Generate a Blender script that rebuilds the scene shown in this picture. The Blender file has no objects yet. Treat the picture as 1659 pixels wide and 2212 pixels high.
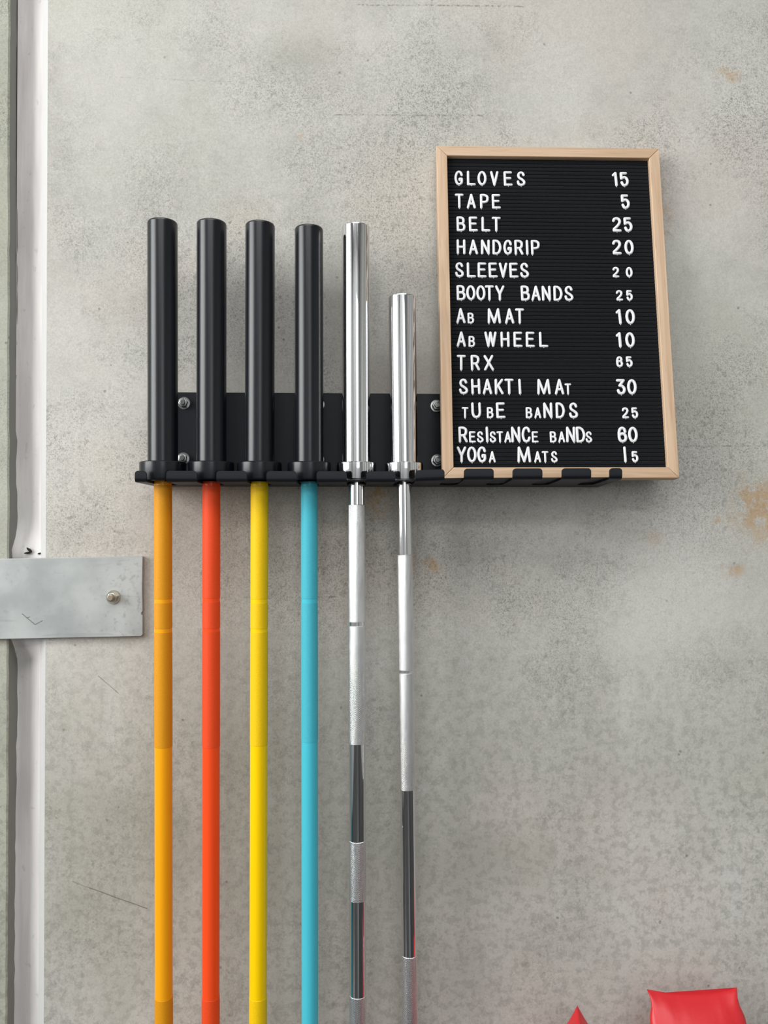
import bpy, bmesh, math, random
from mathutils import Vector, Matrix
random.seed(7)
scn = bpy.context.scene
COL = scn.collection
R = math.radians

# ------------------------------------------------------------------ camera
cam_d = bpy.data.cameras.new('camera'); cam = bpy.data.objects.new('camera', cam_d); COL.objects.link(cam)
cam_d.sensor_fit = 'HORIZONTAL'; cam_d.sensor_width = 36.0; cam_d.lens = 36.0 * 1725.0 / 1659.0
cam_d.clip_start = 0.02
cam.location = (0.0, -1.454, 1.80)
cam.rotation_euler = (R(90 + 1.13), 0, R(-2.0))
scn.camera = cam

# ------------------------------------------------------------------ world, lights, exposure
w = bpy.data.worlds.new('world'); scn.world = w; w.use_nodes = True
w.node_tree.nodes['Background'].inputs[0].default_value = (0.85, 0.92, 1.0, 1)
w.node_tree.nodes['Background'].inputs[1].default_value = 1.0

def area(name, loc, target, sx, sy, power, col):
    d = bpy.data.lights.new(name, 'AREA'); d.shape = 'RECTANGLE'; d.size = sx; d.size_y = sy
    d.energy = power; d.color = col
    o = bpy.data.objects.new(name, d); COL.objects.link(o); o.location = loc
    o.rotation_euler = (Vector(target) - Vector(loc)).to_track_quat('-Z', 'Y').to_euler()
    return o
RX0, RX1, RY0, RZ1 = -3.6, 4.5, -7.0, 4.8            # room extents (the photographed wall is y = 0, floor z = 0)
WL = (-3.7, -0.6, 1.70, 4.4)                         # left window: y0, y1, z0, z1
WF = (0.2, 2.2, 1.70, 4.3)                           # window in the wall behind the camera: x0, x1, z0, z1
area('window_daylight', (RX0 - 0.10, (WL[0] + WL[1]) / 2, (WL[2] + WL[3]) / 2), (5, (WL[0] + WL[1]) / 2, (WL[2] + WL[3]) / 2),
     WL[1] - WL[0], WL[3] - WL[2], 262, (0.99, 0.99, 0.975))
area('window_daylight', ((WF[0] + WF[1]) / 2, RY0 - 0.10, (WF[2] + WF[3]) / 2), ((WF[0] + WF[1]) / 2, 5, (WF[2] + WF[3]) / 2),
     WF[1] - WF[0], WF[3] - WF[2], 32, (1.0, 0.99, 0.97))
SK = (-2.4, 1.6, -3.1, -1.7)                          # roof light: x0, x1, y0, y1
area('roof_daylight_fill', ((SK[0] + SK[1]) / 2, (SK[2] + SK[3]) / 2, RZ1 + 0.12), ((SK[0] + SK[1]) / 2, (SK[2] + SK[3]) / 2 + 0.0001, 0),
     SK[1] - SK[0], SK[3] - SK[2], 105, (0.985, 0.992, 0.98))
SB = (-6.3, -4.9)                                    # unseen rear roof light, added to brighten the room behind the camera: y0, y1
area('roof_daylight_fill', ((SK[0] + SK[1]) / 2, (SB[0] + SB[1]) / 2, RZ1 + 0.12), ((SK[0] + SK[1]) / 2, (SB[0] + SB[1]) / 2 + 0.0001, 0),
     SK[1] - SK[0], SB[1] - SB[0], 140, (0.985, 0.992, 0.98))
vs = scn.view_settings
vs.view_transform = 'Standard'; vs.look = 'None'; vs.gamma = 1.0; vs.use_curve_mapping = False
vs.exposure = -0.16

# ------------------------------------------------------------------ helpers
def tag(o, label=None, cat=None, group=None, kind=None):
    if label: o['label'] = label
    if cat: o['category'] = cat
    if group: o['group'] = group
    if kind: o['kind'] = kind
    return o
def empty(name, loc=(0, 0, 0), rot=(0, 0, 0)):
    o = bpy.data.objects.new(name, None); COL.objects.link(o); o.location = loc; o.rotation_euler = rot
    o.empty_display_size = 0.02
    return o
def link(name, bm, mat, parent=None, smooth=False, bevel=0, seg=2, angle=35):
    me = bpy.data.meshes.new(name)
    bmesh.ops.recalc_face_normals(bm, faces=bm.faces)
    bm.to_mesh(me); bm.free()
    if mat: me.materials.append(mat)
    if smooth:
        me.polygons.foreach_set('use_smooth', [True] * len(me.polygons))
        me.set_sharp_from_angle(angle=R(angle))
    o = bpy.data.objects.new(name, me); COL.objects.link(o)
    if parent: o.parent = parent
    if bevel:
        m = o.modifiers.new('bevel', 'BEVEL'); m.width = bevel; m.segments = seg; m.limit_method = 'ANGLE'; m.angle_limit = R(40)
        me.polygons.foreach_set('use_smooth', [True] * len(me.polygons)); me.set_sharp_from_angle(angle=R(50))
    return o
def box(bm, x0, x1, y0, y1, z0, z1):
    v = [bm.verts.new((x, y, z)) for x in (x0, x1) for y in (y0, y1) for z in (z0, z1)]
    for f in ((0, 1, 3, 2), (4, 6, 7, 5), (0, 4, 5, 1), (2, 3, 7, 6), (0, 2, 6, 4), (1, 5, 7, 3)):
        bm.faces.new([v[i] for i in f])
def lathe(bm, prof, seg=48, M=None):
    """prof: (radius, z) from bottom to top, closed at radius 0"""
    rings = []
    for r, z in prof:
        if r <= 1e-6: rings.append([bm.verts.new((0, 0, z))])
        else: rings.append([bm.verts.new((r * math.cos(2 * math.pi * i / seg), r * math.sin(2 * math.pi * i / seg), z)) for i in range(seg)])
    for a, b in zip(rings, rings[1:]):
        for i in range(seg):
            j = (i + 1) % seg
            if len(a) == 1 and len(b) == 1: continue
            if len(a) == 1: bm.faces.new((a[0], b[j], b[i]))
            elif len(b) == 1: bm.faces.new((a[i], a[j], b[0]))
            else: bm.faces.new((a[i], a[j], b[j], b[i]))
    if M is not None: bmesh.ops.transform(bm, matrix=M, verts=bm.verts)
def prism(bm, pts, h0, h1, axes='xzy'):
    """closed outline pts extruded; axes says where (a, b, height) go"""
    def P(a, b, h):
        d = dict(zip(axes, (a, b, h))); return (d['x'], d['y'], d['z'])
    lo = [bm.verts.new(P(a, b, h0)) for a, b in pts]; hi = [bm.verts.new(P(a, b, h1)) for a, b in pts]
    bm.faces.new(lo[::-1]); bm.faces.new(hi)
    for i in range(len(pts)):
        j = (i + 1) % len(pts); bm.faces.new((lo[i], lo[j], hi[j], hi[i]))

# ------------------------------------------------------------------ node DSL
class N:
    def __init__(s, name):
        s.m = bpy.data.materials.new(name); s.m.use_nodes = True; s.t = s.m.node_tree
        s.b = s.t.nodes['Principled BSDF']; s.out = s.t.nodes['Material Output']
    def n(s, typ, **kw):
        x = s.t.nodes.new(typ)
        for k, v in kw.items(): setattr(x, k, v)
        return x
    def put(s, sock, v):
        if hasattr(v, 'is_output') or isinstance(v, bpy.types.NodeSocket): s.t.links.new(v, sock)
        elif v is not None:
            if isinstance(v, (tuple, list)) and len(v) == 3 and sock.type == 'RGBA': v = (*v, 1)
            sock.default_value = v
    def math(s, op, a, b=None, c=None, clamp=False):
        x = s.n('ShaderNodeMath', operation=op, use_clamp=clamp)
        for i, v in enumerate((a, b, c)):
            if v is not None: s.put(x.inputs[i], v)
        return x.outputs[0]
    def vm(s, op, a, b=None):
        x = s.n('ShaderNodeVectorMath', operation=op); s.put(x.inputs[0], a)
        if b is not None: s.put(x.inputs[1], b)
        return x.outputs['Value'] if op in ('LENGTH', 'DOT_PRODUCT') else x.outputs[0]
    def ramp(s, v, a, b, lo=0.0, hi=1.0, smooth=True):
        x = s.n('ShaderNodeMapRange', interpolation_type='SMOOTHSTEP' if smooth else 'LINEAR')
        for i, q in enumerate((v, a, b, lo, hi)): s.put(x.inputs[i], q)
        return x.outputs[0]
    def noise(s, vec, scale, detail=3, rough=0.55, dist=0.0):
        x = s.n('ShaderNodeTexNoise'); s.put(x.inputs['Vector'], vec); x.inputs['Scale'].default_value = scale
        x.inputs['Detail'].default_value = detail; x.inputs['Roughness'].default_value = rough; x.inputs['Distortion'].default_value = dist
        return x.outputs[0]
    def vor(s, vec, scale, feature='F1'):
        x = s.n('ShaderNodeTexVoronoi', feature=feature); s.put(x.inputs['Vector'], vec); x.inputs['Scale'].default_value = scale
        return x.outputs['Distance']
    def mix(s, f, a, b, mode='MIX'):
        x = s.n('ShaderNodeMix', data_type='RGBA', blend_type=mode); s.put(x.inputs[0], f); s.put(x.inputs[6], a); s.put(x.inputs[7], b)
        return x.outputs[2]
    def obj(s, which='Object'):
        return s.n('ShaderNodeTexCoord').outputs[which]
    def bump(s, h, strength, dist=0.001):
        x = s.n('ShaderNodeBump'); s.put(x.inputs['Height'], h); x.inputs['Strength'].default_value = strength
        x.inputs['Distance'].default_value = dist; s.t.links.new(x.outputs[0], s.b.inputs['Normal']); return x.outputs[0]
    def set(s, **kw):
        for k, v in kw.items(): s.put(s.b.inputs[k.replace('_', ' ')], v)
        return s.m
def plain(name, col, rough=0.5, metal=0.0, fine=None, spec=0.5, coat=0):
    s = N(name)
    s.set(Base_Color=col, Roughness=rough, Metallic=metal)
    s.b.inputs['Specular IOR Level'].default_value = spec
    if coat: s.b.inputs['Coat Weight'].default_value = coat; s.b.inputs['Coat Roughness'].default_value = 0.15
    if fine:
        sc, st, di = fine
        s.bump(s.noise(s.obj(), sc, 2), st, di)
    return s.m

# ------------------------------------------------------------------ materials
def concrete(name, tint=(1, 1, 1), detail=True):
    s = N(name); P = s.obj()
    big = s.noise(P, 1.1, 4, 0.6)
    mid = s.noise(P, 6.0, 5, 0.62)
    mot = s.noise(P, 30.0, 5, 0.7)
    base = s.mix(s.ramp(big, 0.35, 0.68), (0.490, 0.475, 0.430), (0.625, 0.605, 0.560))
    base = s.mix(s.math('MULTIPLY', s.ramp(mid, 0.42, 0.72), 0.5), base, (0.40, 0.385, 0.35))
    base = s.mix(s.math('MULTIPLY', s.ramp(mot, 0.45, 0.70), 0.40), base, (0.62, 0.60, 0.565))
    # warm / green drifts
    oc = s.n('ShaderNodeVectorMath', operation='ADD'); s.put(oc.inputs[0], P); oc.inputs[1].default_value = (7.3, 2.1, 4.4)
    tone = s.noise(oc.outputs[0], 2.6, 3, 0.5)
    base = s.mix(s.math('MULTIPLY', s.ramp(tone, 0.52, 0.72), 0.32), base, (0.50, 0.500, 0.415))
    base = s.mix(s.math('MULTIPLY', s.ramp(tone, 0.46, 0.28), 0.55), base, (0.58, 0.515, 0.465))
    # vertical run marks
    st = s.vm('MULTIPLY', P, (17.0, 1.0, 0.8))
    run = s.noise(st, 1.0, 3, 0.55)
    sxz = s.n('ShaderNodeSeparateXYZ'); s.put(sxz.inputs[0], P); X, Z = sxz.outputs[0], sxz.outputs[2]
    runm = s.math('MULTIPLY', s.ramp(run, 0.50, 0.68), s.math('MULTIPLY', s.ramp(s.noise(P, 2.3, 2), 0.38, 0.60), s.ramp(Z, 1.3, 1.9, 0.55, 0.10)))
    base = s.mix(runm, base, (0.62, 0.60, 0.57))
    # worm-like cement paste marks
    wa = s.noise(P, 250.0, 2, 0.5, 0.5)
    wb = s.noise(s.vm('ADD', P, (3.3, 0, 1.7)), 80.0, 4, 0.7, 0.4)
    wc = s.noise(s.vm('ADD', P, (5.1, 0, 2.9)), 300.0, 1, 0.5)
    ridge = s.math('ABSOLUTE', s.math('SUBTRACT', wa, 0.5))
    worm = s.math('MULTIPLY', s.ramp(ridge, 0.060, 0.015), s.ramp(wc, 0.42, 0.56))
    area_n = s.noise(P, 3.4, 4, 0.62)
    def ell(cx, cz, rx, rz, soft=0.0, warp=0.5):
        q = s.vm('MULTIPLY', s.vm('SUBTRACT', P, (cx, 0.0, cz)), (1 / rx, 0.0, 1 / rz))
        d = s.vm('LENGTH', q)
        if warp: d = s.math('ADD', d, s.math('MULTIPLY', s.math('SUBTRACT', mid, 0.5), warp * 4))
        return s.ramp(d, 1.15, soft)
    am = s.ramp(area_n, 0.45, 0.66)
    if detail:
        for e in ((-0.21, 2.28, 0.13, 0.20), (0.06, 2.34, 0.14, 0.22), (-0.36, 2.36, 0.10, 0.2), (-0.10, 2.60, 0.20, 0.10), (0.0, 1.75, 0.45, 0.2), (0.62, 1.85, 0.2, 0.3)):
            am = s.math('MAXIMUM', am, s.math('MULTIPLY', ell(*e), 0.9))
    darkw = s.math('MULTIPLY', worm, s.math('MULTIPLY', s.math('ADD', s.math('MULTIPLY', am, 0.60), 0.15), s.ramp(Z, 1.15, 1.75, 0.35, 1.0)))
    base = s.mix(darkw, base, (0.20, 0.195, 0.175))
    clump = s.math('MULTIPLY', s.ramp(wb, 0.52, 0.66), s.math('ADD', s.math('MULTIPLY', am, 0.50), 0.12))
    base = s.mix(clump, base, (0.27, 0.262, 0.238))
    wd = s.noise(s.vm('ADD', P, (8.1, 0, 6.2)), 210.0, 3, 0.65, 0.3)
    base = s.mix(s.math('MULTIPLY', s.ramp(wd, 0.40, 0.62), s.math('ADD', s.math('MULTIPLY', am, 0.28), 0.26)), base, s.mix(1.0, base, (0.70, 0.70, 0.70, 1), 'MULTIPLY'))
    we = s.noise(s.vm('ADD', P, (1.1, 0, 3.2)), 60.0, 5, 0.70)
    low = s.ramp(Z, 1.2, 1.85, 1.0, 0.25)
    base = s.mix(s.math('MULTIPLY', s.ramp(we, 0.46, 0.60), s.math('MULTIPLY', low, 0.62)), base, s.mix(1.0, base, (0.66, 0.66, 0.65, 1), 'MULTIPLY'))
    lightw = s.math('MULTIPLY', s.ramp(wa, 0.60, 0.72), 0.25)
    base = s.mix(lightw, base, (0.70, 0.68, 0.64))
    # pin holes
    pv = s.vor(P, 48.0)
    pit = s.math('MULTIPLY', s.ramp(pv, 0.16, 0.07), s.ramp(s.noise(P, 19.0, 1), 0.58, 0.66))
    base = s.mix(s.math('MULTIPLY', pit, 0.6), base, (0.16, 0.155, 0.14))
    if detail:
        for (cx, cz, rx, rz, k) in ((-0.30, 1.85, 0.22, 0.25, 0.45), (-0.20, 2.36, 0.07, 0.07, 0.35), (0.08, 2.40, 0.10, 0.14, 0.35), (-0.02, 1.75, 0.25, 0.2, 0.35), (0.22, 2.44, 0.06, 0.10, 0.3)):
            base = s.mix(s.math('MULTIPLY', ell(cx, cz, rx, rz), k), base, s.mix(1.0, base, (1.04, 0.935, 0.87, 1), 'MULTIPLY'))
        for (cx, cz, rx, rz, k) in ((0.60, 1.66, 0.28, 0.22, 0.45), (-0.45, 2.60, 0.2, 0.2, 0.3)):
            base = s.mix(s.math('MULTIPLY', ell(cx, cz, rx, rz), k), base, (0.64, 0.62, 0.58))
        # darker blotches of the cast face; lower ones also paint in the light falloff
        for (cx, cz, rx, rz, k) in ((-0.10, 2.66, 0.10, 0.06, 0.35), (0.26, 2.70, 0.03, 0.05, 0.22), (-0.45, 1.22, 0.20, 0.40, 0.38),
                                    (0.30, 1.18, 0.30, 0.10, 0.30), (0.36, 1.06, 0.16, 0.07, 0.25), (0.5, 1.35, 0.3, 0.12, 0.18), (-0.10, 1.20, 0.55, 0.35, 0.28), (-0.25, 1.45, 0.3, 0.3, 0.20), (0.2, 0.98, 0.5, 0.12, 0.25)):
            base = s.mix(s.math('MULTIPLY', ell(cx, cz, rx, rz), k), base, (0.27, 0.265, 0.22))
        # ochre rust spots
        on = s.ramp(s.noise(s.vm('ADD', P, (1.7, 0, 9.1)), 38.0, 4, 0.65), 0.39, 0.56)
        for (cx, cz, rx, rz, k) in ((0.745, 1.826, 0.062, 0.070, 0.62), (0.70, 1.723, 0.030, 0.020, 0.60), (0.136, 1.732, 0.022, 0.014, 0.75),
                                    (0.043, 1.858, 0.026, 0.050, 0.65), (0.100, 1.737, 0.012, 0.030, 0.5), (0.576, 2.372, 0.012, 0.03, 0.45),
                                    (0.692, 2.648, 0.028, 0.016, 0.40), (-0.100, 2.515, 0.012, 0.009, 0.7), (0.665, 1.815, 0.010, 0.010, 0.7), (0.55, 1.78, 0.02, 0.015, 0.2)):
            base = s.mix(s.math('MULTIPLY', s.math('MULTIPLY', ell(cx, cz, rx, rz, 0.2, 0.6), on), k), base, (0.46, 0.27, 0.10))
        # broken formwork lines (level) and two hairline cracks
        def seg(ax, az, bx, bz, wd, k, brk=True):
            L = math.hypot(bx - ax, bz - az); ux, uz = (bx - ax) / L, (bz - az) / L
            q = s.vm('SUBTRACT', P, (ax, 0, az))
            along = s.vm('DOT_PRODUCT', q, (ux, 0, uz)); perp = s.vm('DOT_PRODUCT', q, (-uz, 0, ux))
            perp = s.math('ABSOLUTE', s.math('ADD', perp, s.math('MULTIPLY', s.math('SUBTRACT', mid, 0.5), 0.006)))
            m = s.ramp(perp, wd, wd * 0.3)
            m = s.math('MULTIPLY', m, s.math('MULTIPLY', s.math('GREATER_THAN', along, 0), s.math('LESS_THAN', along, L)))
            if brk: m = s.math('MULTIPLY', m, s.ramp(s.noise(P, 140.0, 3, 0.7), 0.42, 0.62))
            return s.math('MULTIPLY', m, k)
        for g in ((0.0, 2.764, 0.31, 2.768, 0.0022, 0.6), (-0.04, 2.558, 0.235, 2.562, 0.0022, 0.6), (-0.13, 1.674, 0.04, 1.674, 0.002, 0.6), (-0.45, 2.62, -0.2, 2.615, 0.002, 0.25),
                  (0.60, 1.95, 0.77, 1.952, 0.0022, 0.5)):
            base = s.mix(seg(*g), base, (0.12, 0.115, 0.10))
        for g in ((-0.475, 1.158, -0.372, 1.120, 0.0014, 0.7), (-0.462, 1.535, -0.425, 1.503, 0.0012, 0.55), (-0.505, 1.17, -0.475, 1.158, 0.001, 0.5)):
            base = s.mix(seg(*g, False), base, (0.12, 0.11, 0.10))
    base = s.mix(1.0, base, (*tint, 1), 'MULTIPLY')
    s.set(Base_Color=base, Roughness=s.ramp(mot, 0.3, 0.7, 0.62, 0.85))
    s.b.inputs['Specular IOR Level'].default_value = 0.3
    h = s.math('ADD', s.math('MULTIPLY', worm, -0.2), s.math('ADD', s.math('MULTIPLY', pit, -1.5), mot))
    s.bump(h, 0.28, 0.0012)
    return s.m
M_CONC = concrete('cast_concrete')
M_EDGE_SHADE = plain('shaded_panel_edge', (0.24, 0.24, 0.22), 0.9, fine=(200, 0.6, 0.001))  # same concrete, darkened to paint in the shade of the joint's side face
M_CONC2 = concrete('cast_concrete_green', (0.76, 0.80, 0.73), False)
def sealant_mat():
    s = N('joint_sealant'); P = s.obj()
    a = s.noise(s.vm('MULTIPLY', P, (30, 30, 4)), 1.0, 3)
    c = s.mix(s.ramp(a, 0.35, 0.65), (0.62, 0.585, 0.575), (0.74, 0.71, 0.69))
    c = s.mix(s.math('MULTIPLY', s.ramp(s.noise(P, 60, 3), 0.62, 0.75), 0.3), c, (0.3, 0.28, 0.25))
    s.set(Base_Color=c, Roughness=0.6); s.bump(a, 0.4, 0.002); return s.m
M_SEAL = sealant_mat()
M_CHAMF = plain('painted_chamfer', (0.56, 0.555, 0.54), 0.7, fine=(150, 0.5, 0.001))
M_VOID_SHADE = plain('foam_void_shade', (0.02, 0.018, 0.015), 0.9)  # near-black colour paints the shade inside small foam hollows
def galv():
    s = N('galvanised_steel'); P = s.obj()
    a = s.noise(P, 9, 5, 0.6); b = s.noise(P, 90, 4, 0.7)
    c = s.mix(s.ramp(a, 0.35, 0.66), (0.40, 0.42, 0.415), (0.50, 0.52, 0.51))
    c = s.mix(s.math('MULTIPLY', s.ramp(b, 0.56, 0.72), 0.5), c, (0.33, 0.34, 0.345))
    sx = s.n('ShaderNodeSeparateXYZ'); s.put(sx.inputs[0], P)
    edge = s.ramp(sx.outputs[0], -0.10, 0.0)
    c = s.mix(s.math('MULTIPLY', s.math('MULTIPLY', edge, s.ramp(b, 0.48, 0.70)), 0.5), c, (0.27, 0.26, 0.26))
    scr = s.noise(s.vm('MULTIPLY', P, (5, 5, 60)), 1.0, 3, 0.6)
    c = s.mix(s.math('MULTIPLY', s.ramp(scr, 0.62, 0.7), 0.35), c, (0.30, 0.31, 0.31))
    # two scribed strokes
    for (ax, az, bx, bz) in ((-0.212, -0.098, -0.189, -0.118), (-0.189, -0.118, -0.176, -0.111), (-0.204, -0.106, -0.198, -0.104)):
        L = math.hypot(bx - ax, bz - az); ux, uz = (bx - ax) / L, (bz - az) / L
        q = s.vm('SUBTRACT', P, (ax, 0, az)); al = s.vm('DOT_PRODUCT', q, (ux, 0, uz)); pe = s.math('ABSOLUTE', s.vm('DOT_PRODUCT', q, (-uz, 0, ux)))
        m = s.math('MULTIPLY', s.ramp(pe, 0.0011, 0.0004), s.math('MULTIPLY', s.math('GREATER_THAN', al, 0), s.math('LESS_THAN', al, L)))
        c = s.mix(s.math('MULTIPLY', m, 0.8), c, (0.12, 0.12, 0.11))
    s.set(Base_Color=c, Roughness=s.ramp(a, 0.3, 0.7, 0.42, 0.6), Metallic=0.35); s.bump(b, 0.2, 0.0006)
    return s.m
M_GALV = galv()
M_ZINC = plain('zinc_nut', (0.62, 0.60, 0.52), 0.32, 1.0, fine=(300, 0.3, 0.0004))
M_STUD = plain('worn_stud', (0.36, 0.32, 0.25), 0.5, 0.8, fine=(300, 0.6, 0.0006))
M_STEELBOLT = plain('bright_bolt', (0.62, 0.62, 0.62), 0.30, 1.0)
M_RACK = plain('black_powder_coat', (0.0056, 0.0075, 0.0120), 0.45, fine=(700, 0.35, 0.0003), spec=0.35)
M_BLK = plain('black_sleeve', (0.0046, 0.0060, 0.0098), 0.27, fine=(500, 0.15, 0.0002), spec=0.52)
M_BLKEND = plain('black_sleeve_end', (0.012, 0.012, 0.013), 0.5)
def chrome():
    s = N('polished_chrome'); P = s.obj()
    a = s.noise(s.vm('MULTIPLY', P, (300, 300, 4)), 1.0, 2)
    s.set(Base_Color=(0.80, 0.80, 0.81), Metallic=1.0, Roughness=s.ramp(a, 0.3, 0.7, 0.05, 0.10)); return s.m
M_CHR = chrome()
def knurl(name, col, metal, rough, strength):
    s = N(name); P = s.obj(); sx = s.n('ShaderNodeSeparateXYZ'); s.put(sx.inputs[0], P)
    th = s.math('MULTIPLY', s.math('ARCTAN2', sx.outputs[1], sx.outputs[0]), 0.0148)
    u = s.math('ADD', th, s.math('MULTIPLY', sx.outputs[2], 0.58)); v = s.math('SUBTRACT', th, s.math('MULTIPLY', sx.outputs[2], 0.58))
    k = math.pi / 0.0019
    h = s.math('ADD', s.math('ABSOLUTE', s.math('SINE', s.math('MULTIPLY', u, k))), s.math('ABSOLUTE', s.math('SINE', s.math('MULTIPLY', v, k))))
    nz = s.noise(P, 800, 1)
    wv = s.noise(s.vm('MULTIPLY', P, (500, 500, 25)), 1.0, 2)
    cc = s.mix(s.ramp(h, 0.2, 1.3), tuple(x * 0.55 for x in col), col)  # groove shade put into the colour, following the knurl height
    cc = s.mix(s.ramp(wv, 0.45, 0.7, 0, 0.4), cc, tuple(x * 0.55 for x in col))
    s.set(Base_Color=cc, Metallic=metal, Roughness=rough); s.bump(s.math('ADD', h, s.math('MULTIPLY', nz, 1.0)), strength, 0.00035)
    return s.m
M_KNURL = knurl('knurled_chrome', (0.97, 0.97, 0.98), 1.0, 0.27, 0.6)
def coat(name, col, kf=0.92):
    def mk(n, c, rough, st):
        s = N(n); P = s.obj()
        g = s.noise(P, 520, 2, 0.6)
        cc = s.mix(s.ramp(g, 0.3, 0.7, 0, 0.25), c, tuple(x * 0.72 for x in c))
        s.set(Base_Color=cc if st > 0.2 else c, Roughness=rough); s.b.inputs['Specular IOR Level'].default_value = 0.28; s.bump(g, st, 0.0004); return s.m
    return mk(name + '_smooth_coat', col, 0.24, 0.03), mk(name + '_knurled_coat', tuple(x * kf for x in col), 0.55, 0.40)
def wood(name, axis):
    s = N(name); P = s.obj()
    k = (2.2, 60, 60) if axis == 'x' else (60, 60, 2.2)
    if axis == 'z': k = (60, 2.2, 60)
    q = s.vm('MULTIPLY', P, k)
    a = s.noise(q, 1.0, 4, 0.6, 0.7)
    k2 = tuple(v * (5 if v > 10 else 6) for v in k)
    b = s.noise(s.vm('MULTIPLY', P, k2), 1.0, 3, 0.6)
    c = s.mix(s.ramp(a, 0.36, 0.64), (0.52, 0.345, 0.215), (0.66, 0.475, 0.325))
    c = s.mix(s.math('MULTIPLY', s.ramp(b, 0.55, 0.72), 0.45), c, (0.38, 0.235, 0.135))
    s.set(Base_Color=c, Roughness=0.55); s.bump(b, 0.15, 0.0004); return s.m
M_WX = wood('oak_level_grain', 'x'); M_WY = wood('oak_upright_grain', 'z')
def felt():
    s = N('black_felt'); P = s.obj(); g = s.noise(P, 900, 2)
    c = s.mix(s.ramp(g, 0.35, 0.7), (0.005, 0.0055, 0.007), (0.0125, 0.0135, 0.016))
    s.set(Base_Color=c, Roughness=0.95); s.b.inputs['Specular IOR Level'].default_value = 0.15
    s.b.inputs['Sheen Weight'].default_value = 0.05
    s.bump(g, 0.5, 0.0004); return s.m
M_FELT = felt()
M_LET = plain('white_plastic', (0.80, 0.80, 0.81), 0.35)
M_RED = N('red_vinyl')
_g = M_RED.noise(M_RED.obj(), 90, 4, 0.6)
M_RED.bump(_g, 0.25, 0.001)
M_RED = M_RED.set(Base_Color=(0.62, 0.020, 0.027), Roughness=0.38)
M_REDSEAM = plain('red_thread', (0.45, 0.02, 0.025), 0.7)
M_WALL = plain('grey_painted_wall', (0.62, 0.62, 0.62), 0.9)
M_WALLR = plain('pale_painted_wall', (0.62, 0.62, 0.60), 0.9)
M_CEIL = plain('ceiling_panel', (0.36, 0.36, 0.36), 0.9)
M_FLOOR = N('rubber_floor')
_a = M_FLOOR.vor(M_FLOOR.obj(), 160)
M_FLOOR = M_FLOOR.set(Base_Color=M_FLOOR.mix(M_FLOOR.ramp(_a, 0.2, 0.12), (0.012, 0.012, 0.013), (0.05, 0.05, 0.05)), Roughness=0.32)
M_FRAME = plain('window_frame_grey', (0.10, 0.11, 0.12), 0.5)

# ------------------------------------------------------------------ the room
def slab(name, x0, x1, y0, y1, z0, z1, mat):
    bm = bmesh.new(); box(bm, x0, x1, y0, y1, z0, z1); o = link(name, bm, mat); tag(o, kind='structure'); return o
slab('floor', RX0 - .2, RX1 + .2, RY0 - .2, 0.3, -0.15, 0, M_FLOOR)
slab('wall_right', RX1, RX1 + .15, RY0, 0, 0, RZ1, M_WALLR)
def wall_hole(name, along, fixed0, fixed1, a0, a1, hole, mat):
    bm = bmesh.new(); A = [a0, hole[0], hole[1], a1]; Z = [0, hole[2], hole[3], RZ1]
    cells = [(i, j) for i in range(3) for j in range(3) if (i, j) != (1, 1)]
    V = {}
    def g(i, j, k):
        if (i, j, k) not in V:
            f = (fixed0, fixed1)[k]; V[i, j, k] = bm.verts.new((A[i], f, Z[j]) if along == 'x' else (f, A[i], Z[j]))
        return V[i, j, k]
    for k in (0, 1):
        for i, j in cells: bm.faces.new((g(i, j, k), g(i + 1, j, k), g(i + 1, j + 1, k), g(i, j + 1, k)))
    def side(p, q): bm.faces.new((g(*p, 0), g(*q, 0), g(*q, 1), g(*p, 1)))
    for i in range(3): side((i, 0), (i + 1, 0)); side((i, 3), (i + 1, 3)); side((0, i), (0, i + 1)); side((3, i), (3, i + 1))
    side((1, 1), (2, 1)); side((1, 2), (2, 2)); side((1, 1), (1, 2)); side((2, 1), (2, 2))
    return tag(link(name, bm, mat), kind='structure')
def ceiling():
    bm = bmesh.new(); A = [RX0 - .2, SK[0], SK[1], RX1 + .2]; B = [RY0 - .2, SB[0], SB[1], SK[2], SK[3], 0.3]; V = {}
    holes = {(1, 1), (1, 3)}  # the rear hole only serves the added rear roof light
    for i in range(4):
        for j in range(6):
            for k in (0, 1): V[i, j, k] = bm.verts.new((A[i], B[j], RZ1 + 0.1 * k))
    solid = {(i, j) for i in range(3) for j in range(5)} - holes
    for i, j in solid:
        for k in (0, 1): bm.faces.new((V[i, j, k], V[i + 1, j, k], V[i + 1, j + 1, k], V[i, j + 1, k]))
        for (di, dj, p, q) in ((-1, 0, (i, j), (i, j + 1)), (1, 0, (i + 1, j), (i + 1, j + 1)), (0, -1, (i, j), (i + 1, j)), (0, 1, (i, j + 1), (i + 1, j + 1))):
            if (i + di, j + dj) not in solid: bm.faces.new((V[(*p, 0)], V[(*q, 0)], V[(*q, 1)], V[(*p, 1)]))
    tag(link('ceiling', bm, M_CEIL), kind='structure')
ceiling()
wall_hole('wall_left', 'y', RX0 - .2, RX0, RY0, 0, WL, M_WALL)
wall_hole('wall_front', 'x', RY0 - .2, RY0, RX0, RX1, WF, M_WALL)
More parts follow.
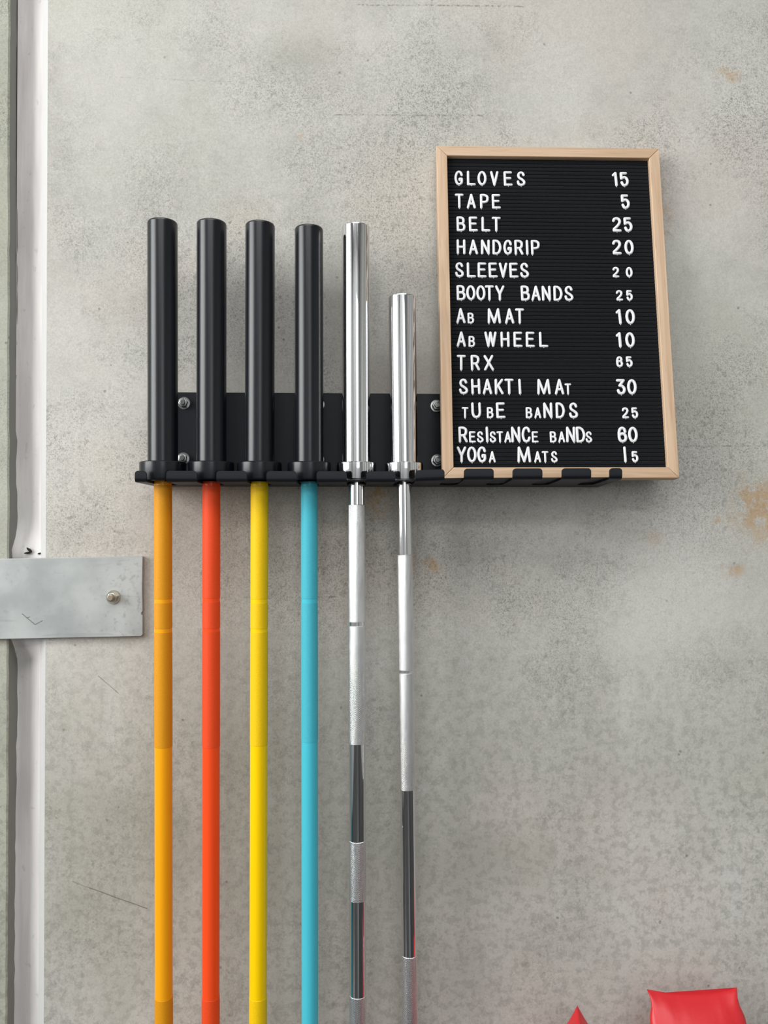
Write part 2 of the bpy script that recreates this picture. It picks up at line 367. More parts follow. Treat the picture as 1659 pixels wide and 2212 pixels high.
def window(name, along, f0, f1, hole, nv, nh):
    r = empty(name); tag(r, kind='structure')
    a0, a1, z0, z1 = hole
    def bar(n, p0, p1, q0, q1):
        bm = bmesh.new()
        if along == 'x': box(bm, p0, p1, f0, f1, q0, q1)
        else: box(bm, f0, f1, p0, p1, q0, q1)
        link(n, bm, M_FRAME, r)
    bar('frame_bar', a0, a0 + .06, z0, z1); bar('frame_bar', a1 - .06, a1, z0, z1)
    bar('frame_bar', a0 + .06, a1 - .06, z0, z0 + .06); bar('frame_bar', a0 + .06, a1 - .06, z1 - .06, z1)
    for i in range(1, nv):
        c = a0 + (a1 - a0) * i / nv; bar('mullion', c - .03, c + .03, z0 + .06, z1 - .06)
    return r
for k, x in enumerate((-3.0, -1.6, -0.5, 2.6, 3.9)):      # unseen columns added behind the camera to stripe the chrome reflections
    slab('added_stripe_column_%d' % (k + 1), x - 0.09, x + 0.09, RY0, RY0 + 0.2, 0, RZ1, M_FRAME)
for k, y in enumerate((-1.2, -2.6, -4.2, -5.8)):  # more unseen columns, added on the right wall for the same stripes
    slab('added_stripe_column_%d' % (k + 6), RX1 - 0.2, RX1, y - 0.08, y + 0.08, 0, RZ1, M_FRAME)
window('window_1', 'y', RX0 - .07, RX0 - .02, WL, 3, 1)
window('window_2', 'x', RY0 - .07, RY0 - .02, WF, 2, 1)

# the photographed wall: two precast panels and the sealed joint between them
wall = tag(empty('wall_back'), kind='structure')
JX0, JX1 = -0.6225, -0.5560                     # joint: left panel edge, right panel edge (front faces)
bm = bmesh.new(); prism(bm, [(JX1 - 0.0150, 0.3), (JX1 - 0.0150, 0.0155), (JX1 - 0.0004, 0.0004), (JX1, 0.0), (RX1 + .2, 0.0), (RX1 + .2, 0.3)], 0, RZ1, 'xyz')
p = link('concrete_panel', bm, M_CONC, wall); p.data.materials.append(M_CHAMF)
SHEAR = -0.0042                                  # the joint is a touch out of plumb
for v in p.data.vertices:
    if v.co.x < 0: v.co.x += SHEAR * (v.co.z - 1.65)
for f in p.data.polygons:
    if f.normal.x < -0.5 and f.normal.y < -0.3: f.material_index = 1
bm = bmesh.new()
zs = [i * 0.02 for i in range(int(RZ1 / 0.02) + 1)]; ring = []
for z in zs:                                     # slightly ragged right arris of the left panel
    e = JX0 - 0.0014 * math.sin(z * 3) + random.uniform(-.0007, .0007) + SHEAR * (z - 1.65) + 0.0022 * min(1, max(0, (1.45 - z) / 0.4))
    ring.append([bm.verts.new(c) for c in ((RX0 - .2, 0.3, z), (RX0 - .2, 0, z), (e - 0.003, 0, z), (e, 0.002, z), (e + .0005, 0.3, z))])
for a, b in zip(ring, ring[1:]):
    for i in range(5): bm.faces.new((a[i], a[(i + 1) % 5], b[(i + 1) % 5], b[i]))
bm.faces.new(ring[0]); bm.faces.new(ring[-1][::-1])
p = link('concrete_panel', bm, M_CONC2, wall); p.data.materials.append(M_EDGE_SHADE)
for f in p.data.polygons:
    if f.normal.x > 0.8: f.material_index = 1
bm = bmesh.new(); ring = []
for z in zs:                                     # tooled sealant bead
    w1 = 0.0035 * math.sin(z * 2.1 + .6) + 0.002 * math.sin(z * 7.3) + random.uniform(-.0004, .0004)
    near = max(0, 1 - abs(z - 1.75) / 0.055) + max(0, 1 - abs(z - 1.60) / 0.04)      # foam swells at the strap
    n1 = min(1, near)
    pts = [(JX0 - .004, 0.05), (JX0 + 0.0002, 0.029 - 0.026 * n1 ** 2), (JX0 + 0.003 + w1, 0.034 - 0.027 * n1 ** 1.5), (JX0 + 0.0065 + w1, 0.041 - 0.028 * n1), (JX0 + 0.016 + w1 * .5, 0.0385 - 0.022 * n1),
           (JX0 + 0.028, 0.033 - 0.017 * n1), (JX0 + 0.040, 0.0255 - 0.009 * n1), (JX0 + 0.048, 0.0195 - 0.003 * n1), (JX1 - 0.0130, 0.0140), (JX1 - 0.012, 0.022), (JX1 - 0.012, 0.06), (JX0 - .004, 0.06)]
    pts = [(x + SHEAR * (z - 1.65), y) for x, y in pts]
    ring.append([bm.verts.new((x, y, z)) for x, y in pts])
for a, b in zip(ring, ring[1:]):
    for i in range(len(a)): bm.faces.new((a[i], a[(i + 1) % len(a)], b[(i + 1) % len(a)], b[i]))
link('joint_sealant', bm, M_SEAL, wall, smooth=True, angle=60)
for (x, z, a, l, wd) in ((-0.5920, 1.7600, -42, 0.0062, 0.0030), (-0.5955, 1.7545, 8, 0.0058, 0.0024), (-0.5735, 1.7535, 200, 0.0032, 0.0018)):
    bm = bmesh.new(); bmesh.ops.create_uvsphere(bm, u_segments=16, v_segments=8, radius=1)
    for v in bm.verts: v.co.z *= 1.0 + 0; v.co.x *= 1.0; v.co.z *= (0.55 + 0.45 * (v.co.x + 1) / 2)
    bmesh.ops.transform(bm, matrix=Matrix.Translation((x, 0.0155, z)) @ Matrix.Rotation(R(-a), 4, 'Y') @ Matrix.Diagonal((l, 0.0035, wd, 1)), verts=bm.verts)
    link('sealant_void_shade', bm, M_VOID_SHADE, wall, smooth=True)

# ------------------------------------------------------------------ hex nut with washer and stud (axis towards -y)
def nut_set(parent, x, y, z, rw, rn, mats, turn, stud=0.008, rs=None, names=('washer', 'nut', 'stud')):
    T = Matrix.Translation((x, y, z)) @ Matrix.Rotation(R(90), 4, 'X')
    bm = bmesh.new(); lathe(bm, [(0, 0), (rw, 0), (rw, 0.0016), (rw - .0004, 0.002), (0, 0.002)], 32, T)
    nt = bmesh.new(); prof = [(0, 0.0021), (rn * .97, 0.0021), (rn, 0.003), (rn, 0.0095), (rn * .90, 0.0108), (0, 0.0108)]
    lathe(nt, prof, 6, T @ Matrix.Rotation(R(turn), 4, 'Z'))
    n = link('nut', nt, mats[0], parent, bevel=0.0006)
    link('washer', bm, mats[0], n, smooth=True)
    sb = bmesh.new(); rs = rs or rn * .58
    lathe(sb, [(0, 0.0105), (rs, 0.0105), (rs, 0.0108 + stud - .0012), (rs * .75, 0.0108 + stud), (0, 0.0108 + stud)], 20, T)
    link('stud', sb, mats[1], n, smooth=True)
    return n

# ------------------------------------------------------------------ galvanised strap across the joint
SL, SH = 0.56, 0.1425
strap = tag(empty('steel_strap', (-0.3830, 0.0, 1.7487), (0, R(-0.9), 0)), 'galvanised flat steel strap bolted across the wall joint at the left', 'metal plate')
bm = bmesh.new()
out = [(-SL, 0), (-SL, -SH)] + [(-0.003, -SH), (0, -SH + .003), (0.0003, -0.105), (-0.0022, -0.1035), (-0.0018, -0.100), (0.0004, -0.098), (0, -0.06), (0.0006, -0.03), (0.0014, -0.001), (0, 0)]
prism(bm, out, -0.0098, -0.0002, 'xzy')
link('plate', bm, M_GALV, strap, bevel=0.0008)
nut_set(strap, -0.0510, -0.0098, -0.0716, 0.0125, 0.0092, (M_ZINC, M_STUD), 12, 0.010, 0.0058)
nut_set(strap, -0.509, -0.0098, -0.0716, 0.0125, 0.0092, (M_ZINC, M_STUD), 33, 0.010, 0.0058)

# ------------------------------------------------------------------ barbell rack
LIPY, TH = -0.137, 0.004
rack = tag(empty('barbell_rack', (0, 0, 0)), 'long black steel barbell rack with slotted shelf, bolted to the concrete wall', 'rack')
def rise(x):                                      # the loaded left half of the shelf sags against the right
    t = min(1, max(0, (x - 0.04) / 0.15)); t = t * t * (3 - 2 * t)
    return 0.0048 * t + 0.0016 * min(1, max(0, (x - 0.19) / 0.25))
def sag(bm):
    for v in bm.verts: v.co.z += rise(v.co.x) * min(1.0, max(0.0, -v.co.y / 0.137))
def rrect(x0, x1, z0, z1, r, n=5):
    pts = []
    for cx, cz, a0 in ((x1 - r, z1 - r, 0), (x0 + r, z1 - r, 90), (x0 + r, z0 + r, 180), (x1 - r, z0 + r, 270)):
        for k in range(n + 1):
            a = R(a0 + 90 * k / n); pts.append((cx + r * math.cos(a), cz + r * math.sin(a)))
    return pts
tabs = [(-0.3614, -0.3427), (-0.3104, -0.2607), (-0.2290, -0.1791), (-0.1472, -0.0979), (-0.0651, -0.0155), (0.0166, 0.0648), (0.0979, 0.1463), (0.1787, 0.2282), (0.2599, 0.3096), (0.3423, 0.3914), (0.4226, 0.4437)]
RXL, RXR = tabs[0][0], tabs[-1][1]
ZB = 1.8746
bm = bmesh.new(); prism(bm, rrect(RXL, RXR, ZB + 0.0045, 2.0448, 0.004), -TH, -0.0002, 'xzy')
link('back_plate', bm, M_RACK, rack, bevel=0.0006)
# slotted shelf: comb outline
pts = [(RXL, -TH * 1.02)]
FR = LIPY + 0.006
for i, (a, b) in enumerate(tabs):
    pts += [(a, FR), (b, FR)]
    if i < len(tabs) - 1:
        c = tabs[i + 1][0]; m = (b + c) / 2; r = (c - b) / 2
        for k in range(9):
            t = math.pi - math.pi * k / 8; pts.append((m + r * math.cos(t), -0.052 + r * math.sin(t)))
pts.append((RXR, -TH * 1.02))
bm = bmesh.new(); prism(bm, pts, ZB, ZB + TH, 'xyz')
bmesh.ops.triangulate(bm, faces=bm.faces); sag(bm)
link('shelf', bm, M_RACK, rack)
bm = bmesh.new()                                   # bend between plate and shelf
prof = [(-0.0002, ZB + .0045), (-0.0002, ZB + .001), (-0.0012, ZB), (-TH * 1.02, ZB), (-TH * 1.02, ZB + TH), (-TH, ZB + .0045)]
prism(bm, prof, RXL, RXR, 'yzx'); link('bend', bm, M_RACK, rack)
for i, (a, b) in enumerate(tabs):                  # upturned front tabs, each with its bend and round top corners
    bm = bmesh.new(); ZT = 1.8932
    Ro = 0.007; path = [(FR, ZB)]
    for k in range(1, 7):
        t = R(90 * k / 6); path.append((FR - Ro * math.sin(t), ZB + Ro * (1 - math.cos(t))))
    rc = 0.0055; base_z = path[-1][1]
    up = [ZT - rc] + [ZT - rc + rc * math.sin(R(q)) for q in (20, 40, 60, 75, 90)]
    rows = [(y, z, 0) for y, z in path]
    for z in up:
        dz = max(0, z - (ZT - rc)); ins = rc - math.sqrt(max(0, rc * rc - dz * dz)); rows.append((FR - Ro, z, ins))
    outer = []; inner = []
    for k, (y, z, ins) in enumerate(rows):
        if k == 0: ny, nz = 0, 1
        elif k < len(path): t = R(90 * k / 6); ny, nz = math.sin(t), math.cos(t)
        else: ny, nz = 1, 0
        outer.append([bm.verts.new((a + ins, y, z)), bm.verts.new((b - ins, y, z))])
        inner.append([bm.verts.new((a + ins, y + ny * TH, z + nz * TH)), bm.verts.new((b - ins, y + ny * TH, z + nz * TH))])
    for k in range(len(rows) - 1):
        o0, o1, i0, i1 = outer[k], outer[k + 1], inner[k], inner[k + 1]
        bm.faces.new((o0[0], o0[1], o1[1], o1[0])); bm.faces.new((i0[0], i1[0], i1[1], i0[1]))
        bm.faces.new((o0[0], o1[0], i1[0], i0[0])); bm.faces.new((o0[1], i0[1], i1[1], o1[1]))
    bm.faces.new((outer[-1][0], outer[-1][1], inner[-1][1], inner[-1][0])); bm.faces.new((outer[0][0], inner[0][0], inner[0][1], outer[0][1]))
    sag(bm); link('tab', bm, M_RACK, rack, smooth=True, angle=50)
for (x, z, t) in ((-0.3105, 2.0248, 10), (-0.3112, 1.9245, 25), (-0.0685, 2.0236, 5), (-0.0692, 1.9240, 18), (0.1465, 2.0222, 0), (0.1476, 1.9225, 14), (0.3949, 2.0236, 20), (0.3962, 1.9225, 3)):
    nut_set(rack, x, -TH, z, 0.0112, 0.0088, (M_STEELBOLT, M_STEELBOLT), t, 0.004, 0.0052)

# ------------------------------------------------------------------ barbells
def rod(name, r, z0, z1, mat, parent, c=0.0004):
    bm = bmesh.new(); lathe(bm, [(0, z0), (r - c, z0), (r, z0 + c), (r, z1 - c), (r - c, z1), (0, z1)], 64)
    return link(name, bm, mat, parent, smooth=True, angle=22)
def barbell(label, x, tilt, rsl, sleeve, rcol, rsh, kn, msl, msm, mkn, shaft_len, zc=1.8789, cham=0.0015):
    """origin at the underside of the upper collar; z measured downwards along the shaft"""
    b = tag(empty('barbell', (x, -0.085, zc), (0, R(tilt), 0)), label, 'barbell', 'barbells hanging in the wall rack')
    for sgn, off in ((1, 0.0), (-1, -shaft_len)):
        def Z(v): return off + sgn * v
        bm = bmesh.new(); e = 0.0013
        lathe(bm, [(0, Z(0)), (rcol - e - .001, Z(0)), (rcol - .001, Z(e)), (rcol, Z(0.005)), (rcol, Z(0.0325 - e)), (rcol - e, Z(0.0325)), (0, Z(0.0325))], 72)
        link('collar', bm, msl, b, smooth=True, angle=22)
        bm = bmesh.new(); t = 0.0325 + sleeve
        lathe(bm, [(0, Z(0.0326)), (rsl, Z(0.0326)), (rsl, Z(t - cham * 2)), (rsl - cham * .35, Z(t - cham * .8)), (rsl - cham, Z(t)), (rsl * .8, Z(t)), (rsl * .79, Z(t - .003)), (0, Z(t - .003))], 72)
        sl = link('sleeve', bm, msl, b, smooth=True, angle=16)
        bm = bmesh.new(); lathe(bm, [(0, Z(t - .0029)), (rsl * .5, Z(t - .0029)), (rsl * .5, Z(t - 0.0016)), (rsl * .46, Z(t - .001)), (0, Z(t - .001))], 40)
        link('end_cap', bm, M_BLKEND, sl, smooth=True)
    rod('shaft', rsh, -shaft_len + .0001, -0.0001, msm, b)
    for (a, c) in kn:
        st = 0.0006 if msm is M_CHR else 0.0003
        rod('knurling', rsh + st, c - zc, a - zc, mkn, b, st)
    return b
smo, kno = coat('amber', (0.92, 0.38, 0.008), 0.78); smr, knr = coat('red_orange', (0.90, 0.080, 0.016))
smy, kny = coat('yellow', (0.98, 0.62, 0.002)); smb, knb = coat('turquoise', (0.07, 0.50, 0.62))
def kset(s): return s
LOW = 0.62
K1 = [(1.8715, 1.6796), (1.6734, 1.6300), (1.6238, 1.4308), (1.0131, LOW)]
K2 = [(1.8715, 1.6809), (1.6747, 1.6304), (1.6250, 1.4301), (1.0115, LOW)]
K3 = [(1.8715, 1.6791), (1.6729, 1.6293), (1.6239, 1.4324), (1.0098, LOW)]
K4 = [(1.8715, 1.6796), (1.6726, 1.4378)]
K5 = [(1.8393, 1.6395), (1.6333, 1.4332), (1.2697, 1.1694), (1.0103, LOW)]
K6 = [(1.7537, 1.5571), (1.5524, 1.3547), (1.0756, 0.70)]
barbell('barbell with amber orange shaft and black sleeves, first in the rack from the left', -0.3283, -0.40, 0.0252, 0.4108, 0.0388, 0.0147, K1, M_BLK, smo, kno, 1.31, 1.8789)
barbell('barbell with bright red orange shaft and matt black sleeves', -0.2466, -0.17, 0.0252, 0.4108, 0.0385, 0.0147, K2, M_BLK, smr, knr, 1.31, 1.8789)
barbell('barbell with bright yellow shaft and matt black sleeves', -0.1650, -0.02, 0.0251, 0.4090, 0.0380, 0.0146, K3, M_BLK, smy, kny, 1.31, 1.8789)
barbell('barbell with turquoise blue shaft and matt black sleeves', -0.0802, -0.17, 0.0243, 0.4035, 0.0368, 0.0140, K4, M_BLK, smb, knb, 1.31, 1.8789)
barbell('all-chrome barbell with long sleeve, beside the turquoise barbell', 0.0005, -0.19, 0.0242, 0.4075, 0.0340, 0.0140, K5, M_CHR, M_CHR, M_KNURL, 1.31, 1.8789, 0.001)
barbell('shorter all-chrome barbell with slimmer shaft, hanging next to the letter board', 0.0824, -0.60, 0.0235, 0.2870, 0.0328, 0.0127, K6, M_CHR, M_CHR, M_KNURL, 1.31, 1.8789, 0.001)

# ------------------------------------------------------------------ letter board leaning in the rack
BW, BH, FT = 0.4090, 0.6135, 0.022
lean, roll = 0.1238, 0.0038
nrm = Vector((0, -math.cos(lean), math.sin(lean))); v0 = Vector((0, math.sin(lean), math.cos(lean))); u0 = Vector((1, 0, 0))
U = math.cos(roll) * u0 + math.sin(roll) * v0; V = -math.sin(roll) * u0 + math.cos(roll) * v0
# local axes: x right, y up along the board, z out of its face; origin at lower left corner of the front face
board = empty('letter_board')
Mb = Matrix((U, V, nrm)).transposed().to_4x4(); Mb.translation = Vector((0.1477, -0.0986, 1.8843))
board.matrix_world = Mb
tag(board, 'black felt letter board price list in a pale oak frame, leaning in the rack', 'letter board')
RW = 0.0190
def rail(outline, mat):
    bm = bmesh.new(); prism(bm, outline, -FT, 0, 'xyz'); link('frame_rail', bm, mat, board, bevel=0.0010)
g = 0.00012
rail([(g, 0), (BW - g, 0), (BW - RW - g, RW), (RW + g, RW)], M_WX)
rail([(g, BH), (RW + g, BH - RW), (BW - RW - g, BH - RW), (BW - g, BH)], M_WX)
rail([(0, g), (RW, RW + g), (RW, BH - RW - g), (0, BH - g)], M_WY)
rail([(BW, g), (BW, BH - g), (BW - RW, BH - RW - g), (BW - RW, RW + g)], M_WY)
FZ = -0.0090                                      # crown of the felt ridges
bm = bmesh.new(); box(bm, RW - .002, BW - RW + .002, RW - .002, BH - RW + .002, -FT + .003, FZ - 0.0042)
link('backing_board', bm, M_FELT, board)
bm = bmesh.new(); pitch = 0.0071; y = RW - .001; prev = None; x0, x1 = RW + .0002, BW - RW - .0002
prof = []
while y < BH - RW:
    for dy, dz in ((0.0000, -0.0018), (0.0002, -0.0006), (0.0006, -0.0001), (0.0020, 0.0), (0.0049, 0.0), (0.0060, -0.0001), (0.0064, -0.0006), (0.0067, -0.0018)):
        if y + dy < BH - RW + .0005: prof.append((y + dy, FZ + dz))
    y += pitch
vs_ = [(bm.verts.new((x0, yy, zz)), bm.verts.new((x1, yy, zz))) for yy, zz in prof]
for a, b in zip(vs_, vs_[1:]): bm.faces.new((a[0], a[1], b[1], b[0]))
ridges = link('felt_ridges', bm, M_FELT, board, smooth=True, angle=60); ridges['kind'] = 'stuff'

# glyph strokes: (smooth, points) in a box x -0.5..0.5, y 0..1 ; width in mm of the stroke centre box for a capital
def E_(cx, cy, rx, ry, n=20, a0=0, a1=360): return [(cx + rx * math.cos(R(a0 + (a1 - a0) * k / n)), cy + ry * math.sin(R(a0 + (a1 - a0) * k / n))) for k in range(n + 1)]
GL = {
 'A': (12.2, [(0, [(-.5, 0), (0, 1), (.5, 0)]), (0, [(-.33, .3), (.33, .3)])]),
 'B': (11.6, [(0, [(-.5, 0), (-.5, 1)]), (1, [(-.5, 1), (.05, 1), (.36, .9), (.38, .66), (.12, .53), (-.45, .53)]), (1, [(-.45, .53), (.1, .53), (.45, .40), (.5, .24), (.36, .05), (0, 0), (-.5, 0)])]),
 'C': (11.2, [(1, [(.48, .74), (.36, .93), (.05, 1), (-.28, .9), (-.47, .62), (-.47, .36), (-.28, .08), (.05, 0), (.36, .07), (.5, .27)])]),
 'D': (11.8, [(0, [(-.5, 0), (-.5, 1)]), (1, [(-.5, 1), (-.05, .99), (.32, .84), (.5, .55), (.48, .36), (.28, .1), (-.05, 0), (-.5, 0)])]),
 'E': (11.6, [(0, [(.46, 1), (-.5, 1), (-.5, 0), (.5, 0)]), (0, [(-.5, .53), (.33, .53)])]),
 'G': (11.4, [(1, [(.48, .74), (.34, .93), (.03, 1), (-.28, .9), (-.48, .62), (-.48, .36), (-.30, .08), (.0, 0), (.32, .06), (.46, .22), (.46, .44)]), (0, [(.46, .44), (.14, .44)]), (0, [(.14, .44), (.14, .34)])]),
 'H': (11.6, [(0, [(-.5, 0), (-.5, 1)]), (0, [(.5, 0), (.5, 1)]), (0, [(-.5, .5), (.5, .5)])]),
 'I': (2.0, [(0, [(0, 0), (0, 1)])]),
 'K': (11.2, [(0, [(-.5, 0), (-.5, 1)]), (0, [(.46, 1), (-.45, .4)]), (0, [(-.16, .58), (.5, 0)])]),
 'L': (11.6, [(0, [(-.5, 1), (-.5, 0), (.5, 0)])]),
 'M': (19.5, [(0, [(-.5, 0), (-.44, 1), (0, 0), (.38, 1), (.5, 0)])]),
 'N': (11.6, [(0, [(-.5, 0), (-.5, 1), (.5, 0), (.5, 1)])]),
 'O': (12.2, [(2, E_(0, .5, .5, .5))]),
 'P': (11.6, [(0, [(-.5, 0), (-.5, 1)]), (1, [(-.5, 1), (.02, 1), (.42, .9), (.5, .72), (.38, .52), (.02, .44), (-.5, .44)])]),
 'R': (11.6, [(0, [(-.5, 0), (-.5, 1)]), (1, [(-.5, 1), (.02, 1), (.4, .9), (.46, .72), (.34, .52), (.02, .44), (-.5, .44)]), (0, [(.08, .44), (.5, 0)])]),
 'S': (11.6, [(1, [(.42, .80), (.28, .95), (0, 1), (-.3, .93), (-.42, .76), (-.28, .58), (.05, .47), (.38, .34), (.5, .2), (.36, .05), (0, 0), (-.36, .06), (-.5, .26)])]),
 'T': (11.6, [(0, [(-.5, 1), (.5, 1)]), (0, [(0, 0), (0, 1)])]),
 'U': (12.4, [(1, [(-.5, 1), (-.5, .62), (-.5, .32), (-.34, .08), (0, 0), (.34, .08), (.5, .32), (.5, .62), (.5, 1)])]),
 'V': (11.0, [(0, [(-.5, 1), (0, 0), (.5, 1)])]),
 'W': (17.5, [(0, [(-.5, 1), (-.24, 0), (0, 1), (.24, 0), (.5, 1)])]),
 'X': (13.4, [(0, [(-.5, 1), (.5, 0)]), (0, [(-.5, 0), (.46, 1)])]),
 'Y': (12.4, [(0, [(-.5, 1), (0, .42), (.5, 1)]), (0, [(0, .42), (0, 0)])]),
 '0': (12.2, [(2, E_(0, .5, .5, .5))]),
 '1': (5.0, [(0, [(-.5, .84), (.3, 1), (.5, 0)])]),
 '2': (11.6, [(1, [(-.5, .8), (-.38, .94), (0, 1), (.36, .92), (.47, .74), (.32, .54), (0, .34), (-.3, .2), (-.47, .12)]), (0, [(-.47, .12), (-.47, 0), (.5, 0)])]),
 '3': (12.0, [(0, [(-.5, 1), (.38, 1), (-.18, .6)]), (1, [(-.18, .6), (.2, .55), (.46, .38), (.46, .2), (.28, .04), (-.02, 0), (-.3, .06), (-.44, .22)])]),
 '5': (11.4, [(0, [(.3, 1), (-.46, 1), (-.46, .57)]), (1, [(-.46, .57), (-.2, .64), (.1, .66), (.4, .54), (.5, .34), (.36, .1), (.05, 0), (-.24, .04), (-.44, .24)])]),
 '6': (11.8, [(1, [(.42, .72), (.3, .92), (0, 1), (-.3, .93), (-.47, .72), (-.5, .45), (-.46, .2), (-.28, .04), (0, 0), (.34, .06), (.5, .28), (.34, .5), (0, .57), (-.3, .52), (-.47, .42)])]),
}
def smooth(pts, n=4):
    o = []
    for i in range(len(pts) - 1):
        p0 = pts[max(0, i - 1)]; p1 = pts[i]; p2 = pts[i + 1]; p3 = pts[min(len(pts) - 1, i + 2)]
        for k in range(n):
            t = k / n
            o.append(tuple(0.5 * (2 * p1[j] + (p2[j] - p0[j]) * t + (2 * p0[j] - 5 * p1[j] + 4 * p2[j] - p3[j]) * t * t + (3 * p1[j] - p0[j] - 3 * p2[j] + p3[j]) * t ** 3) for j in (0, 1)))
    return o + [pts[-1]]
def stroke(bm, pts, r, closed=False, NS=8):
    """half-round bar along pts lying on z = 0, with round ends"""
    n = len(pts); P = [Vector((a, b, 0)) for a, b in pts]
    rings = []
    def sect(c, t, rr):
        s = Vector((-t.y, t.x, 0)); return [bm.verts.new(c + s * rr * math.cos(math.pi * k / NS) + Vector((0, 0, rr * 0.85 * math.sin(math.pi * k / NS)))) for k in range(NS + 1)]
    for i in range(n):
        if closed: a, b = P[(i - 1) % (n - 1)], P[(i + 1) % (n - 1)]
        else: a, b = P[max(0, i - 1)], P[min(n - 1, i + 1)]
        t = (b - a).normalized()
        sc = 1.0
        if 0 < i < n - 1 and not closed:
            t1 = (P[i] - P[i - 1]).normalized(); sc = 1 / max(0.35, abs(t1.dot(t)))
        if closed and i == n - 1: rings.append(rings[0]); break
        if i == 0 and not closed:
            for q in (85, 60, 30): rings.append(sect(P[0] - t * r * math.sin(R(q)), t, r * math.cos(R(q))))
        rings.append(sect(P[i], t, r * min(sc, 1.15)))
        if i == n - 1 and not closed:
            for q in (30, 60, 85): rings.append(sect(P[-1] + t * r * math.sin(R(q)), t, r * math.cos(R(q))))
    for a, b in zip(rings, rings[1:]):
        for k in range(NS): bm.faces.new((a[k], a[k + 1], b[k + 1], b[k]))
        bm.faces.new((a[NS], a[0], b[0], b[NS]))
    if not closed: bm.faces.new(rings[0]); bm.faces.new(rings[-1][::-1])
def split_corners(pts):
    """break sharp polylines so that each bar has its own round ends"""
    return [[a, b] for a, b in zip(pts, pts[1:])]
cache = {}
def letter_mesh(ch, big):
    if (ch, big) in cache: return cache[ch, big]
    Wc, strokes = GL[ch]; digit = ch.isdigit()
    full = 0.0287 if big else 0.0203
    r = (0.0026 if digit else 0.00235) if big else (0.0021 if digit else 0.00185)
    hgt = full - 2 * r; wid = Wc * 0.001 * (1 if big else 0.70)
    bm = bmesh.new()
    for kind, pts in strokes:
        q = smooth(pts) if kind == 1 else pts
        q = [(x * wid, y * hgt + r) for x, y in q]
        if kind == 2: stroke(bm, q, r, True)
        elif kind == 1: stroke(bm, q, r)
        else:
            for s_ in split_corners(q): stroke(bm, s_, r)
    nx = {'P': -.5, 'R': -.5, 'N': .5, 'H': -.5, 'A': -.5, 'M': -.5, 'K': -.5, 'X': .5, '1': .5, 'W': -.24, 'Y': 0}.get(ch, 0.0) * wid   # moulding nib under the letter
    stroke(bm, [(nx, 0.0006), (nx, -0.0004)], 0.0008, NS=6)
    me = bpy.data.meshes.new('letter'); bmesh.ops.recalc_face_normals(bm, faces=bm.faces); bm.to_mesh(me); bm.free()
    me.materials.append(M_LET); me.polygons.foreach_set('use_smooth', [True] * len(me.polygons)); me.set_sharp_from_angle(angle=R(60))
    cache[ch, big] = me; return me
ROWS = [
(541.7, 'G40.6 L63.2 O82.7 V105.4 E130.7 S154.2 |1,327.3 5,344.8'),
(496.9, 'T40.4 A62.2 P86.1 E107.8 |5,344.4'),
(452.8, 'B42.6 E65.0 L87.5 T106.3 |2,326.2 5,347.0'),
(409.0, 'H41.6 A64.0 N85.3 D106.2 G125.8 R146.2 I161.2 P176.2 |2,324.2 0,346.6'),
(365.4, 'S37.8 L59.1 E78.3 E98.4 V116.2 E135.8 S155.0 |2-319.9 0-344.3'),
(322.4, 'B40.0 O57.6 O75.2 T90.4 Y109.0 B155.1 A173.8 N192.6 D213.3 S233.1 |2-324.5 5-342.4'),
(279.5, 'A38.6 b56.1 M98.0 A125.3 T143.2 |1,321.3 0,341.7'),
(236.4, 'A38.1 b56.6 W90.3 H115.9 E138.8 E160.6 L184.4 |1,318.8 0,339.4'),
(193.3, 'T37.0 R62.2 X86.2 |6-318.2 5-335.9'),
(150.2, 'S40.3 H62.1 A82.3 K102.9 T120.5 I139.6 M181.8 A209.2 t224.3 |3,318.4 0,337.7'),
(107.3, 't41.9 U61.8 b85.8 E104.7 b153.9 a169.3 N187.3 D208.9 S232.2 |2-324.1 5-340.7'),
(64.1, 'R37.8 e53.9 s67.6 I79.8 s89.4 t101.9 a115.2 N129.7 C147.4 e163.3 b194.8 a209.6 N225.4 D243.4 s257.2 |6,316.6 0,335.1'),
(28.9, 'Y34.1 O52.2 G69.6 a87.3 M143.0 a166.2 t179.5 s195.3 |I,319.8 5-336.5'),
]
DROP = {(8, 1): 200.3, (0, 1): 543.0, (1, 1): 499.0, (2, 1): 454.6, (3, 1): 411.0, (4, 1): 367.5, (5, 1): 323.6}
for ri, (v, txt) in enumerate(ROWS):
    for side, part in enumerate(txt.split('|')):
        for tok in part.split():
            ch = tok[0]; rest = tok[1:]; big = True
            if rest[0] == ',': rest = rest[1:]
            elif rest[0] == '-': rest = rest[1:]; big = False
            elif ch.islower(): big = False
            x = float(rest) / 1000; vv = DROP.get((ri, side), v) / 1000
            o = bpy.data.objects.new('digit' if ch.isdigit() else 'letter', letter_mesh(ch.upper(), big)); COL.objects.link(o); o.parent = board
            o.location = (x, vv, FZ - 0.0001); o.rotation_euler = (0, 0, R(random.uniform(-1.2, 1.2) + (2.5 if ch == 'I' and side else 0)))

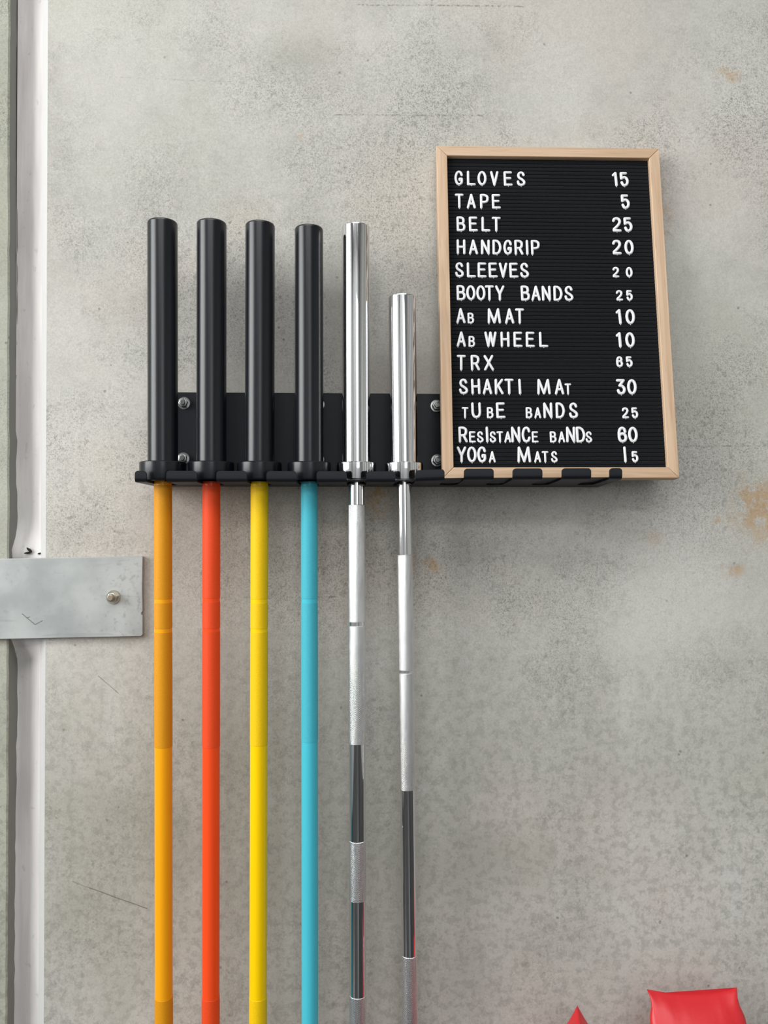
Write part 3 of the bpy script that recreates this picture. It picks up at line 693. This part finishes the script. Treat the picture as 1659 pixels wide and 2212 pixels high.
# ------------------------------------------------------------------ red vinyl bags standing on end against the wall
def bag(label, x, y, turn, H, W, D, lean_y=0.0, flare=1.0, back_seam=True):
    b = tag(empty('power_bag', (x, y, 0), (R(lean_y), 0, R(turn))), label, 'weight bag', 'red weight bags standing below the letter board')
    bm = bmesh.new(); rings = []; n = 48
    hs = [0.0, 0.004, 0.012, 0.022, 0.035, 0.05, 0.07, 0.10, 0.15, 0.25, 0.4]
    levels = [(h, h) for h in hs] + [(H - h, h) for h in hs[::-1]]
    for z, h in levels:
        t = min(1, h / 0.15); dep = D * (1 - (1 - t) ** 2.2) ** 0.80 * 0.5 if h > 0 else 0.0012
        dep = max(dep, 0.0012); wd = W * 0.5 * (1 - 0.055 * math.sin(min(1, h / 0.035) * math.pi) * (h < 0.035) + 0.11 * flare * min(1, max(0, h - 0.01) / 0.08))
        ex = 0.72 + 0.28 * min(1, h / 0.08)
        row = []
        for k in range(n):
            a = 2 * math.pi * k / n; c, s_ = math.cos(a), math.sin(a)
            px = wd * math.copysign(abs(c) ** ex, c); py = dep * math.copysign(abs(s_) ** 1.0, s_)
            dz = 0.0
            if h < 0.06:                              # ears: the seam dips between its two corners
                dz = -0.009 * (1 - abs(px / wd) ** 3.0) * (1 - h / 0.06)
            wr = 0.0012 * math.sin(px * 210 + z * 31) * math.exp(-h / 0.05) * (h > 0)
            row.append(bm.verts.new((px, py + wr * (1 if s_ > 0 else -1) + ((D * 0.5 - dep) if back_seam else 0), z + (dz if z > H / 2 else -dz))))
        rings.append(row)
    for a, b2 in zip(rings, rings[1:]):
        for k in range(n): bm.faces.new((a[k], a[(k + 1) % n], b2[(k + 1) % n], b2[k]))
    bm.faces.new(rings[0][::-1]); bm.faces.new(rings[-1])
    o = link('cover', bm, M_RED, b, smooth=True, angle=75)
    bm = bmesh.new()                                 # carrying strap low on the front, outside the photograph
    pts_ = [(-0.05, 0.60), (-0.05, 0.56), (0.05, 0.56), (0.05, 0.60), (0.035, 0.60), (0.035, 0.575), (-0.035, 0.575), (-0.035, 0.60)]
    prism(bm, pts_, -D * .5 - .006, -D * .5 + .004, 'xzy'); link('handle', bm, M_REDSEAM, b, bevel=0.002)
    return b
bag('broad red vinyl weight bag standing on end, right of the other red bag', 0.5800, -0.120, 0, 1.0050, 0.1582, 0.085, 0, 0.8)
bag('red vinyl weight bag turned edge-on, only its pointed top showing', 0.3720, -0.125, 80, 0.9790, 0.100, 0.140, 0, 1.0, False)
